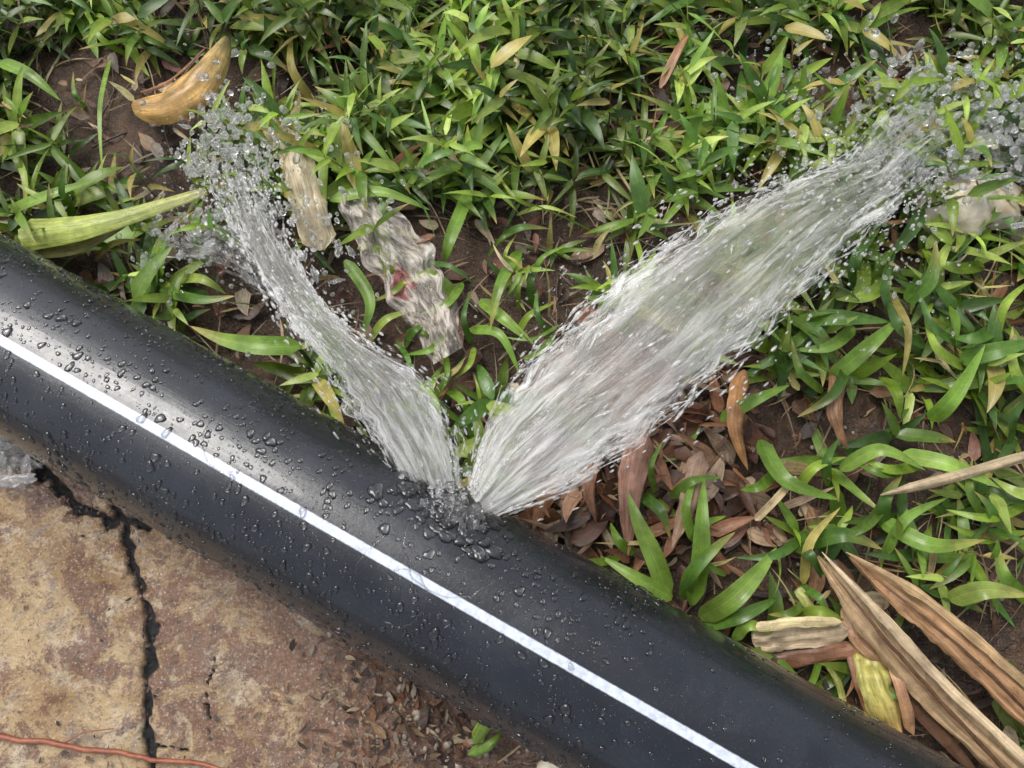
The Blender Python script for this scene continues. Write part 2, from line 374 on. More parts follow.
# ---------------- leaves ----------------
def prof_l(t): return np.clip(np.minimum((t/0.18+0.25),1)*(1-np.clip((t-0.3)/0.7,0,1)**1.7),0.02,1)
def leaf(b,p,az,el,L,W,droop,fold,col,bend=0.0,roll=0.0,n=6,tip=None,groundit=True):
    t=np.linspace(0,1,n+1); e=el-droop*t; a=az+bend*t
    d=np.stack([np.cos(e)*np.cos(a),np.cos(e)*np.sin(a),np.sin(e)],1)
    c=np.vstack([[0,0,0],np.cumsum((d[:-1]+d[1:])/2*(L/n),0)])+p
    s=np.stack([-np.sin(a),np.cos(a),0*a],1); up=np.cross(d,s)
    s2=s*math.cos(roll)+up*math.sin(roll); up=np.cross(d,s2)
    w=(W/2*prof_l(t))[:,None]
    wave=(0.12*np.sin(t*9+p[0]*400))[:,None]*w
    l=c+s2*w*math.cos(fold)+up*(w*math.sin(fold)+wave); r=c-s2*w*math.cos(fold)+up*(w*math.sin(fold)-wave)
    v=np.stack([l,c,r],1).reshape(-1,3)
    if groundit:
        hz=H(v[:,0],v[:,1])+0.005; v[:,2]=np.where(v[:,2]<hz,hz-0.1*(v[:,2]-hz),v[:,2])
    tv=np.zeros((n+1,3,3)); tv[:,0,0]=1; tv[:,2,0]=-1; tv[:,:,1]=t[:,None]; tv[:,:,2]=p[0]*70+p[1]*131
    cc=np.repeat(np.array(col)[None,:],(n+1)*3,0)
    if tip is not None:
        k=np.repeat(np.clip((t-0.55)/0.45,0,1)**2,3)[:,None]; cc=cc*(1-k)+np.array(tip)*k
    b.add(v,gridf(n+1,3),cc,tv.reshape(-1,3))
def stem(b,pts,r0,r1,col,k=5):
    pts=np.array(pts); n=len(pts); vs=[]
    for i in range(n):
        d=pts[min(i+1,n-1)]-pts[max(i-1,0)]; d,s,u=frame(d+1e-9); r=r0+(r1-r0)*i/(n-1)
        for j in range(k):
            q=2*math.pi*j/k; vs.append(pts[i]+(s*math.cos(q)+u*math.sin(q))*r)
    f=[]
    for i in range(n-1):
        for j in range(k): f.append((i*k+j,i*k+(j+1)%k,(i+1)*k+(j+1)%k,(i+1)*k+j))
    tv=np.zeros((len(vs),3)); tv[:,0]=0.5
    b.add(vs,f,col,tv)
def arc(cx,ca,rl,ra,t0,t1,n=8): return [(cx+rl*math.cos(t0+(t1-t0)*i/n),ca+ra*math.sin(t0+(t1-t0)*i/n)) for i in range(n+1)]
lq=lambda px,py:((P(px,py,PZ+PR*.9)-A0)@AX)
for (cx,ca,rl,ra,t0,t1,r) in [(lq(248,425),.35,.030,.40,1.5,5.4,.0008),(lq(405,590),-.25,.022,.30,-2.2,2.4,.0009),(lq(395,580),-.1,.034,.42,1.2,4.0,.0007),(lq(470,520),.5,.045,.55,2.4,6.0,.0008)]:
    rivulet(arc(cx,ca,rl,ra,t0,t1),r)
bd_.obj("water_beads",M_bead,pipe)

GREENS=[(0.21,0.33,0.035),(0.15,0.27,0.032),(0.29,0.42,0.060),(0.08,0.17,0.028),(0.38,0.50,0.11),(0.20,0.34,0.06),(0.11,0.23,0.045)]
def green(bright=1.0):
    c=np.array(random.choice(GREENS))*U(0.6,1.2)*bright
    if R()<0.08: c=np.array((0.44,0.38,0.11))*U(0.7,1.1)
    return c
YT=(0.46,0.35,0.12)
def tipc(): return YT if R()<0.2 else None

def shoot(b,x,y,hgt,nl_,br=1.0,lw=1.0,wd=1.0):
    z=float(H(x,y)); az=U(0,6.28); lean=U(0.1,1.1); pts=[np.array([x,y,z])]
    n=6
    for i in range(n):
        e=math.pi/2-lean*(i/n)-U(0,0.2); pts.append(pts[-1]+hgt/n*np.array([math.cos(e)*math.cos(az),math.cos(e)*math.sin(az),math.sin(e)]))
    sc=np.array((0.22,0.30,0.06)) if R()<0.6 else np.array((0.28,0.14,0.07))
    stem(b,pts,0.0012,0.0007,sc*br,4)
    a=U(0,6.28); asp=U(0.13,0.27)*wd
    for k in range(nl_):
        f=(k+1)/nl_; i=min(int(f*n),n); p=pts[i]
        a+=2.4+U(-0.5,0.5)
        L=U(0.024,0.052)*lw*(0.75+0.4*math.sin(f*3)); 
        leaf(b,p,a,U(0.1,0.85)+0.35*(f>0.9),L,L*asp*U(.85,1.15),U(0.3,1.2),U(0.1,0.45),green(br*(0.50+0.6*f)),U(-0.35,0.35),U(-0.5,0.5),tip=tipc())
def tuft(b,x,y,n,Lm,Wm,br=1.0,elm=0.7):
    z=float(H(x,y)); a=U(0,6.28)
    for k in range(n):
        a+=2.4+U(-0.6,0.6); L=Lm*U(0.55,1.15)
        leaf(b,np.array([x+U(-.004,.004),y+U(-.004,.004),z]),a,U(0.25,1.35)*elm/0.7,L,Wm*U(0.7,1.2),U(0.6,1.6),U(0.1,0.45),green(br),U(-0.5,0.5),U(-0.5,0.5),n=8,tip=tipc())
def thin(b,x,y,L,col):
    z=float(H(x,y))
    leaf(b,np.array([x,y,z]),U(0,6.28),U(0.3,1.4),L,U(0.0016,0.0038),U(0.3,1.8),0.3,col,U(-0.9,0.9),U(-0.5,0.5),n=8)

def blob(px,py,cx,cy,rx,ry): return math.exp(-((px-cx)/rx)**2-((py-cy)/ry)**2)
def dens(px,py):
    d=0
    if py<200 and px>250: d=1.0
    if px>770 and py<600: d=max(d,0.55)
    if px<=250 and py<260: d=max(d,0.45)
    if 200<=py<330 and px>560: d=max(d,0.55)
    d=max(d,0.30)
    d-=0.85*blob(px,py,520,270,120,75)
    d-=0.7*blob(px,py,640,480,110,90)
    d-=0.9*blob(px,py,905,50,55,42)
    d-=0.6*blob(px,py,340,260,130,70)
    d-=0.5*blob(px,py,930,680,130,90)
    d-=0.35*blob(px,py,1000,170,90,60)
    d-=0.5*blob(px,py,820,430,60,80)
    d-=0.35*blob(px,py,130,130,100,60)
    d-=0.35*blob(px,py,960,430,60,40)
    d-=0.35*blob(px,py,980,550,60,40)
    return max(d,0.03)
gr=B()
def site():
    while True:
        x=U(-0.85,0.95); y=U(-0.55,0.95)
        pd=pdist(x,y)
        if pd<PR+0.006: continue
        px,py=Q(x,y,0.02)
        nz=mn.noise(Vector((x*9,y*9,4)))+.55*mn.noise(Vector((x*25,y*25,4)))
        k=dens(px,py)*(0.58+1.7*nz)
        if R()<k: return x,y,px,py,pd,nz
DRYB=[(0.42,0.33,0.18),(0.36,0.22,0.11),(0.50,0.41,0.21)]
for i in range(3050):
    x,y,px,py,pd,nz=site()
    rgt=px>770 and py>230
    br=(0.85 if px<240 else 1.0)*(0.90+0.7*max(min(mn.noise(Vector((x*7,y*7,14)))*1.6,.6),-.6))
    q=R()
    if rgt:
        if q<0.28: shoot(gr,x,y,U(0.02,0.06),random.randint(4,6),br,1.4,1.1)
        elif q<0.56: tuft(gr,x,y,random.randint(4,7),U(0.05,0.10),U(0.008,0.015),br,0.65)
        else: thin(gr,x,y,U(0.04,0.12),green(br) if R()<.5 else np.array(random.choice(DRYB))*U(.5,1.1))
    else:
        big=U(0.85,1.6)
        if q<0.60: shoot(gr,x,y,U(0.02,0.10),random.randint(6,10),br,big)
        elif q<0.71: tuft(gr,x,y,random.randint(3,6),U(0.05,0.12),U(0.006,0.012),br)
        else: thin(gr,x,y,U(0.05,0.14),green(br) if R()<.55 else np.array(random.choice(DRYB))*U(.5,1.1))
gr.obj("grass",M_grass)

def blade(b,pts,W,col,z0=0.0,fold=0.25,n=16,tip=None,curl=0.0,ragged=0.0,prof=None,m=5,rib=0.0):
    """pts: path on the ground, z = height"""
    K=np.array([P(a,bb,zz+0.002) for a,bb,zz in pts]); n0=len(K)
    tt=np.linspace(0,n0-1,n+1); C=[]
    for q in tt:
        i=min(int(q),n0-2); f=q-i; p0=K[max(i-1,0)];p1=K[i];p2=K[i+1];p3=K[min(i+2,n0-1)]
        C.append(0.5*((2*p1)+(-p0+p2)*f+(2*p0-5*p1+4*p2-p3)*f*f+(-p0+3*p1-3*p2+p3)*f**3))
    C=np.array(C); t=np.linspace(0,1,n+1); pr=(prof or prof_l)(t)
    vs=[];tv=[]; sd=pts[0][0]*.37+pts[0][1]*.11
    for i in range(n+1):
        d=C[min(i+1,n)]-C[max(i-1,0)]; d/=np.linalg.norm(d); s=np.cross([0,0,1],d); s/=np.linalg.norm(s); u=np.cross(d,s)
        for j in range(m):
            x=2*j/(m-1)-1; ww=W/2*pr[i]
            if ragged: ww*=1+ragged*mn.noise(Vector((i*0.35,x*1.5+sd,sd)))+.4*ragged*mn.noise(Vector((i*1.3,x*3+sd,sd)))
            ang=x*curl
            off=(s*math.sin(ang)/curl-u*(1-math.cos(ang))/curl)*ww if curl else s*x*ww+u*abs(x)*fold*ww
            off=off+u*ww*(0.12+.25*(ragged>0))*mn.noise(Vector((t[i]*6,x*2,sd)))+u*rib*math.sin(x*7+2*math.sin(t[i]*3))
            vs.append(C[i]+off); tv.append((x,t[i]*(1+W*30),sd))
    cc=np.repeat(np.array(col,float)[None,:],len(vs),0)
    nz=np.array([0.95+0.35*mn.noise(Vector((v[0]*40,v[1]*40,W*300))) for v in vs])[:,None]; cc=cc*nz
    if tip is not None:
        k=np.repeat(np.clip((t-0.5)/0.5,0,1)**1.5,m)[:,None]; cc=cc*(1-k)+np.array(tip)*k
    b.add(vs,gridf(n+1,m),cc,np.array(tv))
bg_=B(); G1=(0.18,0.32,0.045); G2=(0.25,0.40,0.07); G3=(0.13,0.26,0.045)
for pts,W,col in [
 ([(668,598,.01),(655,560,.04),(638,522,.05),(628,492,.045)],.020,G2),
 ([(692,605,.01),(700,560,.05),(702,515,.06),(704,478,.05)],.019,G1),
 ([(700,618,.01),(730,600,.05),(758,572,.05),(776,548,.04)],.022,G2),
 ([(705,625,.01),(735,618,.04),(762,606,.04),(778,598,.02)],.014,G3),
 ([(672,598,.01),(640,580,.04),(600,556,.03)],.015,G2),
 ([(684,600,.01),(690,575,.05),(715,548,.06),(735,532,.05)],.014,G3),
 ([(650,618,.01),(620,592,.03),(585,575,.03)],.012,G1),
 ([(300,346,.05),(262,346,.06),(225,340,.05),(190,326,.04)],.021,G1),
 ([(735,640,.02),(750,625,.04),(790,640,.03)],.012,G2),
 ([(160,290,.03),(200,300,.05),(235,296,.05)],.012,G3),
 ([(140,310,.02),(148,285,.04),(146,270,.04)],.009,G2),
 ([(480,300,.02),(505,320,.04),(535,345,.03)],.014,G2),
 ([(470,330,.02),(500,335,.04),(520,375,.03)],.011,G1),
 ([(455,295,.02),(430,275,.04),(400,285,.04)],.013,G2),
 ([(520,250,.02),(500,285,.05),(490,330,.04)],.013,G1),
 ([(345,260,.03),(370,300,.04),(360,340,.03)],.014,G1),
 ([(330,200,.04),(380,192,.05),(430,210,.04)],.014,G2),
 ([(405,190,.03),(430,150,.06),(420,95,.06)],.008,G2),
 ([(470,190,.03),(450,240,.05),(445,262,.03)],.015,G1),
 ([(800,320,.02),(845,318,.05),(890,322,.04)],.019,G3),
 ([(830,380,.02),(870,345,.05),(900,318,.04)],.018,G1),
 ([(905,300,.02),(930,280,.05),(936,240,.05)],.018,G3),
 ([(930,420,.02),(955,395,.05),(985,345,.05)],.019,G1),
 ([(900,455,.02),(950,465,.05),(1000,488,.04)],.018,G2),
 ([(760,440,.02),(785,480,.05),(840,500,.05)],.018,G1),
 ([(840,470,.02),(880,450,.05),(925,470,.05)],.015,G2),
 ([(720,420,.02),(755,400,.05),(790,385,.05)],.014,G1),
 ([(960,360,.02),(1000,350,.05),(1040,340,.04)],.020,G3),
 ([(880,520,.02),(930,545,.05),(985,540,.04)],.018,G1),
 ([(950,600,.02),(985,590,.05),(1030,596,.04)],.020,(0.32,0.43,0.10)),
 ([(790,160,.02),(830,185,.04),(850,230,.03)],.012,G2),
 ([(0,62,.05),(30,75,.06),(60,100,.05)],.015,G1),
 ([(0,215,.04),(50,195,.06),(95,180,.05)],.014,G2),
 ([(110,60,.03),(100,110,.07),(103,180,.06)],.006,G2),
]: blade(bg_,pts,W,np.array(col)*U(0.85,1.15),tip=(YT if R()<.2 else None),m=5)
def scatter(n,x0,x1,y0,y1,w0,w1,l0,l1):
    for _ in range(n):
        px,py=U(x0,x1),U(y0,y1); p=P(px,py,0)
        if pdist(p[0],p[1])<PR+.018: continue
        a=U(0,6.28); L=U(l0,l1)
        blade(bg_,[(px,py,.015),(px+.5*L*math.cos(a),py+.5*L*math.sin(a),.045),(px+L*math.cos(a+.3),py+L*math.sin(a+.3),.03)],U(w0,w1),green(),tip=(YT if R()<.25 else None))
scatter(36,780,1060,235,610,.010,.017,45,90); scatter(22,620,830,440,690,.006,.013,35,70); scatter(40,240,560,190,420,.004,.011,30,65)
scatter(26,0,330,0,330,.006,.012,40,90)
bg_.obj("broad_leaf_grass",M_grass)

# ---------------- leaf litter ----------------
lt=B(); BR=[(0.12,0.055,0.03),(0.24,0.12,0.06),(0.07,0.035,0.02),(0.34,0.22,0.12),(0.20,0.08,0.045),(0.48,0.38,0.24),(0.05,0.03,0.02),(0.30,0.24,0.18)]
for i in range(5000):
    x=U(-0.85,0.95); y=U(-0.6,0.95); pd=pdist(x,y); px,py=Q(x,y)
    if pd<-PR: continue
    if abs(pd)<PR*0.6: continue
    c=np.array(random.choice(BR))*U(0.5,1.2); L=U(0.008,0.042); W=L*U(0.15,0.6)
    if R()<0.4: W=U(.001,.003); L=U(0.03,0.1); c=np.array((0.42,0.31,0.18))*U(0.3,1.1)
    leaf(lt,np.array([x,y,float(H(x,y))+U(0.004,0.016)]),U(0,6.28),U(-0.1,0.3),L,W,U(-0.3,0.6),U(-0.3,0.5),c,U(-0.9,0.9),U(-0.6,0.6))
for i in range(400): # dead leaves caught up in the grass
    x=U(-0.85,0.95); y=U(-0.5,0.9)
    if pdist(x,y)<PR+.03: continue
    c=np.array(random.choice([(0.46,0.34,0.15),(0.38,0.20,0.09),(0.50,0.44,0.16),(0.28,0.13,0.06),(0.55,0.46,0.28)]))*U(0.6,1.1)
    L=U(.02,.065); leaf(lt,np.array([x,y,float(H(x,y))+U(.012,.055)]),U(0,6.28),U(-.4,.5),L,L*U(.08,.28),U(-.5,1),U(-.2,.7),c,U(-1,1),U(-.8,.8),n=8,groundit=False)
for i in range(420):
    px,py=random.gauss(650,75),random.gauss(478,64); p=P(px,py,0.0)
    if pdist(p[0],p[1])<PR*0.8: continue
    c=np.array(random.choice([(0.24,0.10,0.05),(0.38,0.21,0.12),(0.13,0.055,0.03),(0.46,0.32,0.21),(0.08,0.035,0.02),(0.34,0.15,0.07)]))*U(0.45,1.15)
    L=U(0.012,0.065); leaf(lt,np.array([p[0],p[1],H(p[0],p[1])+U(0.006,0.020)]),U(0,6.28),U(-0.1,0.3),L,L*U(0.06,0.5),U(-0.3,0.8),U(-0.3,0.7),c,U(-1.2,1.2),U(-0.7,0.7),n=8)
def slabz(x,y):
    return max(float(H(x,y)), 0.008-0.035*min(max((((x-b0[0])*bn[0]+(y-b0[1])*bn[1]))/0.12,0),1))
for i in range(1000): # fine debris washed along the foot of the pipe
    px,py=random.gauss(425,70),U(590,800); p=P(px,py,0.0)
    if pdist(p[0],p[1])>-PR*0.5 or px<290: continue
    c=np.array(random.choice(BR+[(0.30,0.13,0.06),(0.10,0.05,0.03)]))*U(0.35,.95); L=U(0.003,0.015)*(1 if R()<.93 else 2)
    leaf(lt,np.array([p[0],p[1],slabz(p[0],p[1])+U(0.002,0.008)]),U(0,6.28),U(-.1,.3),L,L*U(.08,.5),U(-.3,.5),.2,c,U(-1,1),U(-.5,.5),n=4,groundit=False)
for i in range(160): # crumbs caught on the slab and in its cracks
    if R()<.6:
        sg=random.choice(segs[:9]); q=R(); p=sg[0]*(1-q)+sg[1]*q+np.array([random.gauss(0,.004),random.gauss(0,.004)])
    else: p=P(U(0,330),U(470,768),0)[:2]
    if pdist(p[0],p[1])>-PR*.8: continue
    L=U(.002,.008); c=np.array(random.choice([(.02,.015,.012),(.05,.03,.02),(.16,.08,.04)]))
    leaf(lt,np.array([p[0],p[1],.010+U(0,.002)]),U(0,6.28),U(-.1,.3),L,L*U(.1,.6),0,.2,c,U(-1,1),U(-.5,.5),n=4,groundit=False)
lt.obj("leaf_litter",M_dry)
sk=B()
for i in range(260):
    x=U(-0.8,0.9); y=U(-0.5,0.9)
    if pdist(x,y)<PR: continue
    a=U(0,6.28); L=U(0.03,0.13); z=float(H(x,y)); pts=[np.array([x+L*k/5*math.cos(a+0.1*k),y+L*k/5*math.sin(a+0.1*k),z+0.007+0.004*math.sin(k*2+a)]) for k in range(6)]
    stem(sk,pts,U(.0005,.0016),.0005,(0,0,0))
for pl,r in [([(955,-10),(985,25),(1030,60)],.0016),([(470,300),(500,330),(545,347),(570,352)],.0022),([(965,310),(985,330),(1000,332)],.002)]:
    stem(sk,[P(a,b,.03) for a,b in pl],r,r*.6,(0,0,0),6)
for i in range(26):
    px,py=U(330,520),U(620,790); p=P(px,py,0); 
    if pdist(p[0],p[1])>-PR*.8: continue
    a=U(0,6.28); L=U(.015,.05); z=slabz(p[0],p[1])
    stem(sk,[np.array([p[0]+L*k/4*math.cos(a+.15*k),p[1]+L*k/4*math.sin(a+.15*k),z+.005]) for k in range(5)],.0007,.0004,(0,0,0))
sk.obj("twigs",M_twig)
pe=B()
for i in range(420):
    if R()<0.5: p=P(random.gauss(450,60),U(600,820),0.0)
    else: p=P(U(500,1020),U(-20,760),0)
    if -PR*.7<pdist(p[0],p[1])<PR*0.7: continue
    zz=slabz(p[0],p[1]) if pdist(p[0],p[1])<0 else float(H(p[0],p[1]))
    r=U(.001,.004); sh=ICO*np.array([U(.8,1.4),U(.7,1.2),U(.5,.8)])*r; a=U(0,6); rot=np.array([[math.cos(a),-math.sin(a),0],[math.sin(a),math.cos(a),0],[0,0,1]])
    pe.add(sh@rot+np.array([p[0],p[1],zz+.002]),IF,(0,0,0))
pe.obj("pebbles",M_peb)

# ---------------- featured dry leaves ----------------
full=lambda t: np.clip(np.minimum(t/0.08+0.3,1)*np.minimum((1-t)/0.12+0.15,1),0.05,1)
def feat(name,specs):
    b=B()
    for s in specs: blade(b,**s)
    return b.obj(name,M_dry)
ycl=lambda t:np.clip(np.sin(np.pi*np.clip(t*.9+.08,0,1))**.7,.08,1)
feat("yellow_curled_leaf",[dict(pts=[(132,104,.05),(165,98,.065),(200,72,.07),(226,36,.06)],W=.064,col=(0.70,0.43,0.15),curl=1.3,n=30,m=13,tip=(0.46,0.40,0.16),prof=ycl),
   dict(pts=[(136,112,.045),(172,112,.05),(208,88,.055),(228,50,.05)],W=.024,col=(0.38,0.15,0.05),curl=1.2,n=20,m=7,prof=ycl),
   dict(pts=[(140,92,.07),(170,80,.078),(205,48,.078)],W=.006,col=(0.30,0.13,0.05),curl=1.2,n=20,m=5,ragged=.5,prof=ycl)])
feat("dry_brown_leaf",[dict(pts=[(278,-25,.05),(305,5,.06),(342,40,.05)],W=.036,col=(0.66,0.38,0.18),curl=1.0,n=16,m=7)])
feat("pale_green_husk",[dict(pts=[(18,232,.06),(75,226,.07),(135,212,.07),(206,190,.06)],W=.046,col=(0.42,0.50,0.12),curl=0.9,n=24,m=9,tip=(0.52,0.52,0.20),rib=.0006,prof=lambda t:np.clip((1-t*.75)*np.minimum(t/.06+.4,1),.06,1)),
                        dict(pts=[(20,246,.045),(80,240,.05),(140,214,.055)],W=.030,col=(0.42,0.38,0.13),curl=0.6,n=14,m=7)])
feat("pale_husk",[dict(pts=[(268,118,.04),(292,150,.055),(306,200,.055),(322,250,.035)],W=.044,col=(0.66,0.56,0.37),curl=0.9,n=40,m=13,ragged=.2,prof=full,rib=.0005)])
pw=lambda t:np.clip(np.minimum(t/.35+.08,1),.05,1)
feat("dry_corn_leaf",[
  dict(pts=[(818,556,.05),(868,618,.06),(930,690,.05),(1030,785,.04)],W=.034,col=(0.50,0.35,0.20),curl=1.0,n=60,m=17,rib=.0014,ragged=.14,prof=pw),
  dict(pts=[(822,552,.055),(885,618,.072),(950,688,.066),(1045,776,.055)],W=.012,col=(0.64,0.50,0.32),curl=1.0,n=40,m=7,ragged=.3,prof=pw),
  dict(pts=[(832,572,.068),(880,632,.072),(940,700,.064),(1020,785,.055)],W=.005,col=(0.14,0.075,0.04),curl=1.0,n=40,m=5,ragged=.6,prof=pw),  # thin dark strip laid over the leaf, shade of a slit put in as colour
  dict(pts=[(850,556,.035),(910,600,.045),(975,655,.05),(1060,740,.04)],W=.038,col=(0.46,0.27,0.14),curl=1.1,n=60,m=17,rib=.0014,ragged=.15,prof=pw),
  dict(pts=[(846,552,.045),(915,590,.06),(990,650,.06),(1060,715,.05)],W=.011,col=(0.58,0.40,0.21),curl=1.0,n=40,m=7,ragged=.3,prof=pw),
  dict(pts=[(870,574,.055),(930,622,.065),(990,674,.062),(1050,736,.05)],W=.004,col=(0.12,0.065,0.035),curl=1.0,n=40,m=5,ragged=.6,prof=pw),  # dark overlay strip, painted slit shade on the second leaf
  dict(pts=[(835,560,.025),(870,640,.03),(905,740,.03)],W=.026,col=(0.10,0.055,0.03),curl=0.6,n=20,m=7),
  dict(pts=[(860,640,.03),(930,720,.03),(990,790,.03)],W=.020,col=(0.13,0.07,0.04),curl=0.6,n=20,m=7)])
feat("corn_husk",[
  dict(pts=[(752,640,.03),(790,636,.04),(850,630,.035)],W=.036,col=(0.60,0.47,0.31),curl=1.2,n=30,m=13,ragged=.18,prof=full,rib=.0006),
  dict(pts=[(756,628,.05),(800,622,.055),(842,622,.045)],W=.012,col=(0.66,0.55,0.30),curl=1.0,n=20,m=5,ragged=.3,prof=full),
  dict(pts=[(765,655,.02),(810,655,.03),(855,648,.03)],W=.024,col=(0.24,0.12,0.07),curl=.8,n=16,m=7,ragged=.4,prof=full),
  dict(pts=[(868,650,.03),(882,690,.045),(900,738,.03)],W=.044,col=(0.54,0.50,0.15),curl=1.2,n=30,m=13,ragged=.08,prof=full,rib=.0004,tip=(0.56,0.26,0.10)),
  dict(pts=[(890,652,.04),(903,690,.05),(914,735,.03)],W=.014,col=(0.56,0.32,0.18),curl=1.0,n=20,m=5,ragged=.2,prof=full),
  dict(pts=[(852,655,.03),(862,690,.035),(878,725,.03)],W=.012,col=(0.30,0.14,0.07),curl=1.0,n=20,m=5,ragged=.2,prof=full),
  dict(pts=[(850,605,.03),(862,640,.04),(898,666,.04)],W=.022,col=(0.50,0.30,0.17),curl=1.2,n=20,m=9,ragged=.2,prof=full)])
feat("yellow_stem",[dict(pts=[(798,588,.03),(810,605,.032),(822,628,.02)],W=.015,col=(0.52,0.54,0.18),curl=1.4,n=24,m=9,prof=full,ragged=.1),
  dict(pts=[(822,655,.02),(838,680,.02),(846,706,.015)],W=.010,col=(0.46,0.50,0.14),curl=1.4,n=24,m=7,prof=full,ragged=.1)])
feat("dead_straw",[dict(pts=[(880,495,.05),(950,478,.055),(1040,452,.05)],W=.016,col=(0.48,0.38,0.24),curl=1.5,n=30,m=9,prof=pw,ragged=.15,rib=.0005),
  dict(pts=[(755,520,.03),(775,500,.04),(796,476,.04)],W=.008,col=(0.60,0.46,0.25),n=10,m=5,prof=full),
  dict(pts=[(660,88,.05),(678,50,.06),(690,32,.05)],W=.010,col=(0.42,0.22,0.12),n=10,m=5)])
feat("brown_leaf",[dict(pts=[(645,432,.03),(632,480,.04),(628,556,.03)],W=.036,col=(0.36,0.19,0.13),curl=.9,n=24,m=9,ragged=.15),
  dict(pts=[(702,452,.03),(690,500,.035),(672,548,.03)],W=.026,col=(0.38,0.24,0.16),curl=.9,n=24,m=9,ragged=.2),
  dict(pts=[(745,370,.03),(735,420,.045),(748,470,.03)],W=.022,col=(0.42,0.21,0.08),curl=.9,n=24,m=9,ragged=.2),
  dict(pts=[(600,440,.02),(588,480,.03),(596,520,.02)],W=.022,col=(0.28,0.14,0.08),curl=.9,n=24,m=9,ragged=.2),
  dict(pts=[(842,360,.02),(836,410,.035),(848,450,.02)],W=.022,col=(0.34,0.18,0.09),curl=.9,n=24,m=9,ragged=.2)])
feat("green_leaf",[dict(pts=[(474,744,.03),(488,722,.045),(508,714,.03)],W=.018,col=(0.22,0.34,0.05),curl=1.2,n=20,m=9),dict(pts=[(468,755,.02),(490,745,.03),(505,728,.02)],W=.014,col=(0.15,0.25,0.04),curl=1.2,n=20,m=9)])
# crumpled wrapper
n=N("wrapper_film"); p=n.pos(); uvw=n.attr("tuv",'Vector'); cz=n.noise(n.scale(uvw,2.2,3),1,5,.6,1.4)
pbx=n.n("ShaderNodeBsdfPrincipled",{'Base Color':n.attr("Col"),'Roughness':0.12,'Normal':n.bump(cz,0.8,0.010)})
tb=n.n("ShaderNodeBsdfTransparent",{'Color':(.97,.95,.92)}); M_wrap=n.sh(n.mixsh(n.rng(cz,0.36,0.58,0.85,0.25),tb.outputs[0],pbx.outputs[0]))
wr=B(); nn,mm_=80,40; vs=[];cc=[];tw=[]
K=[(350,190),(375,225),(408,270),(432,315),(448,356)]
for i in range(nn):
    q=i/(nn-1)*4; k=min(int(q),3); f=q-k; cx=K[k][0]*(1-f)+K[k+1][0]*f; cy=K[k][1]*(1-f)+K[k+1][1]*f
    for j in range(mm_):
        x=2*j/(mm_-1)-1; hw=(29+9*mn.noise(Vector((i*.12,x>0,3))))*(0.55+0.5*math.sin(i/nn*3.1))*(1+0.3*mn.noise(Vector((i*.07,x*.6,3))))
        zz=0.048+0.012*mn.noise(Vector((i*.08,x*2.5,7)))+.008*abs(mn.noise(Vector((i*.14,x*4,7))))-0.012*x*x
        vs.append(P(cx+x*hw*.85,cy-x*hw*.5,zz)); c=np.array((0.78,0.72,0.63))
        kk=max(0,min(1,2*(1.0+1.6*mn.noise(Vector((i*.25,x*3,1)))-(i-42)**2/40-(x+.35)**2/.14))); c=c*(1-kk*.8)+np.array((0.66,0.13,0.17))*kk*.8
        cc.append(c); tw.append((q,x,0))
wr.add(vs,gridf(nn,mm_),np.array(cc),np.array(tw)); wr.obj("plastic_wrapper",M_wrap)

# stones
def stone(name,px,py,z,sx,sy,sz,mat,seed):
    b=B(); v=ICO3.copy(); d=np.array([1+0.35*mn.fractal(Vector(q)*1.6+Vector((seed,0,0)),.8,2,4) for q in v]); v=v*d[:,None]*np.array([sx,sy,sz])
    b.add(v+P(px,py,z),IF3,(0,0,0)); return b.obj(name,mat)
stone("stone",962,208,.032,.060,.034,.032,M_stone,1.0)
stone("stone",575,768,.0,.034,.024,.012,M_stone,5.0)
stone("stone",1012,228,.008,.02,.016,.012,M_peb,8.0)
# red root
rt=B(); pts=[P(a,b,.014) for a,b in [(-80,722),(-20,732),(15,740),(50,742),(85,750),(120,752),(150,760),(190,762),(235,772),(290,790)]]
fine=[]
for i in range(len(pts)-1):
    for k in range(6): 
        q=pts[i]*(1-k/6)+pts[i+1]*k/6; fine.append(q+np.array([0,0.0018*mn.noise(Vector((i+k/6,0,0))*2),0.001*mn.noise(Vector((i+k/6,5,0))*2)]))
stem(rt,fine,.0032,.0022,(0,0,0),8); stem(rt,[fine[20],fine[20]+np.array([.02,.012,0]),fine[20]+np.array([.05,.015,0])],.001,.0005,(0,0,0)); rt.obj("root",M_root)

# ---------------- water jets ----------------
def cr(K,q):
    K=np.array(K,float); n0=len(K); q=min(max(q,0),1)*(n0-1); i=min(int(q),n0-2); f=q-i
    p0=K[max(i-1,0)];p1=K[i];p2=K[i+1];p3=K[min(i+2,n0-1)]
    return 0.5*((2*p1)+(-p0+p2)*f+(2*p0-5*p1+4*p2-p3)*f*f+(-p0+3*p1-3*p2+p3)*f**3)
class Fan:
    def __init__(s,st,bow): s.A=[P(a,b,z) for a,b,c,d,z in st]; s.C=[P(c,d,z) for a,b,c,d,z in st]; s.bow=bow
    def __call__(s,u,v):
        a=cr(s.A,u); c=cr(s.C,u); p=a*(1-v)+c*v; p[2]+=s.bow*math.sin(math.pi*min(max(v,0),1))*math.sin(math.pi*min(u*.9+.08,1)); return p
right=Fan([(466,488,490,522,.13),(484,425,554,494,.145),(526,364,636,442,.17),(588,306,716,380,.19),(655,250,788,312,.19),(728,204,848,250,.165),(800,172,898,208,.13),(864,148,926,178,.09),(900,115,942,150,.05)],.02)
left=Fan([(414,504,462,488,.13),(378,448,456,438,.15),(342,396,430,388,.17),(300,338,372,345,.18),(262,278,322,300,.17),(232,226,288,240,.14),(212,190,268,190,.10),(196,150,256,150,.06)],.015)
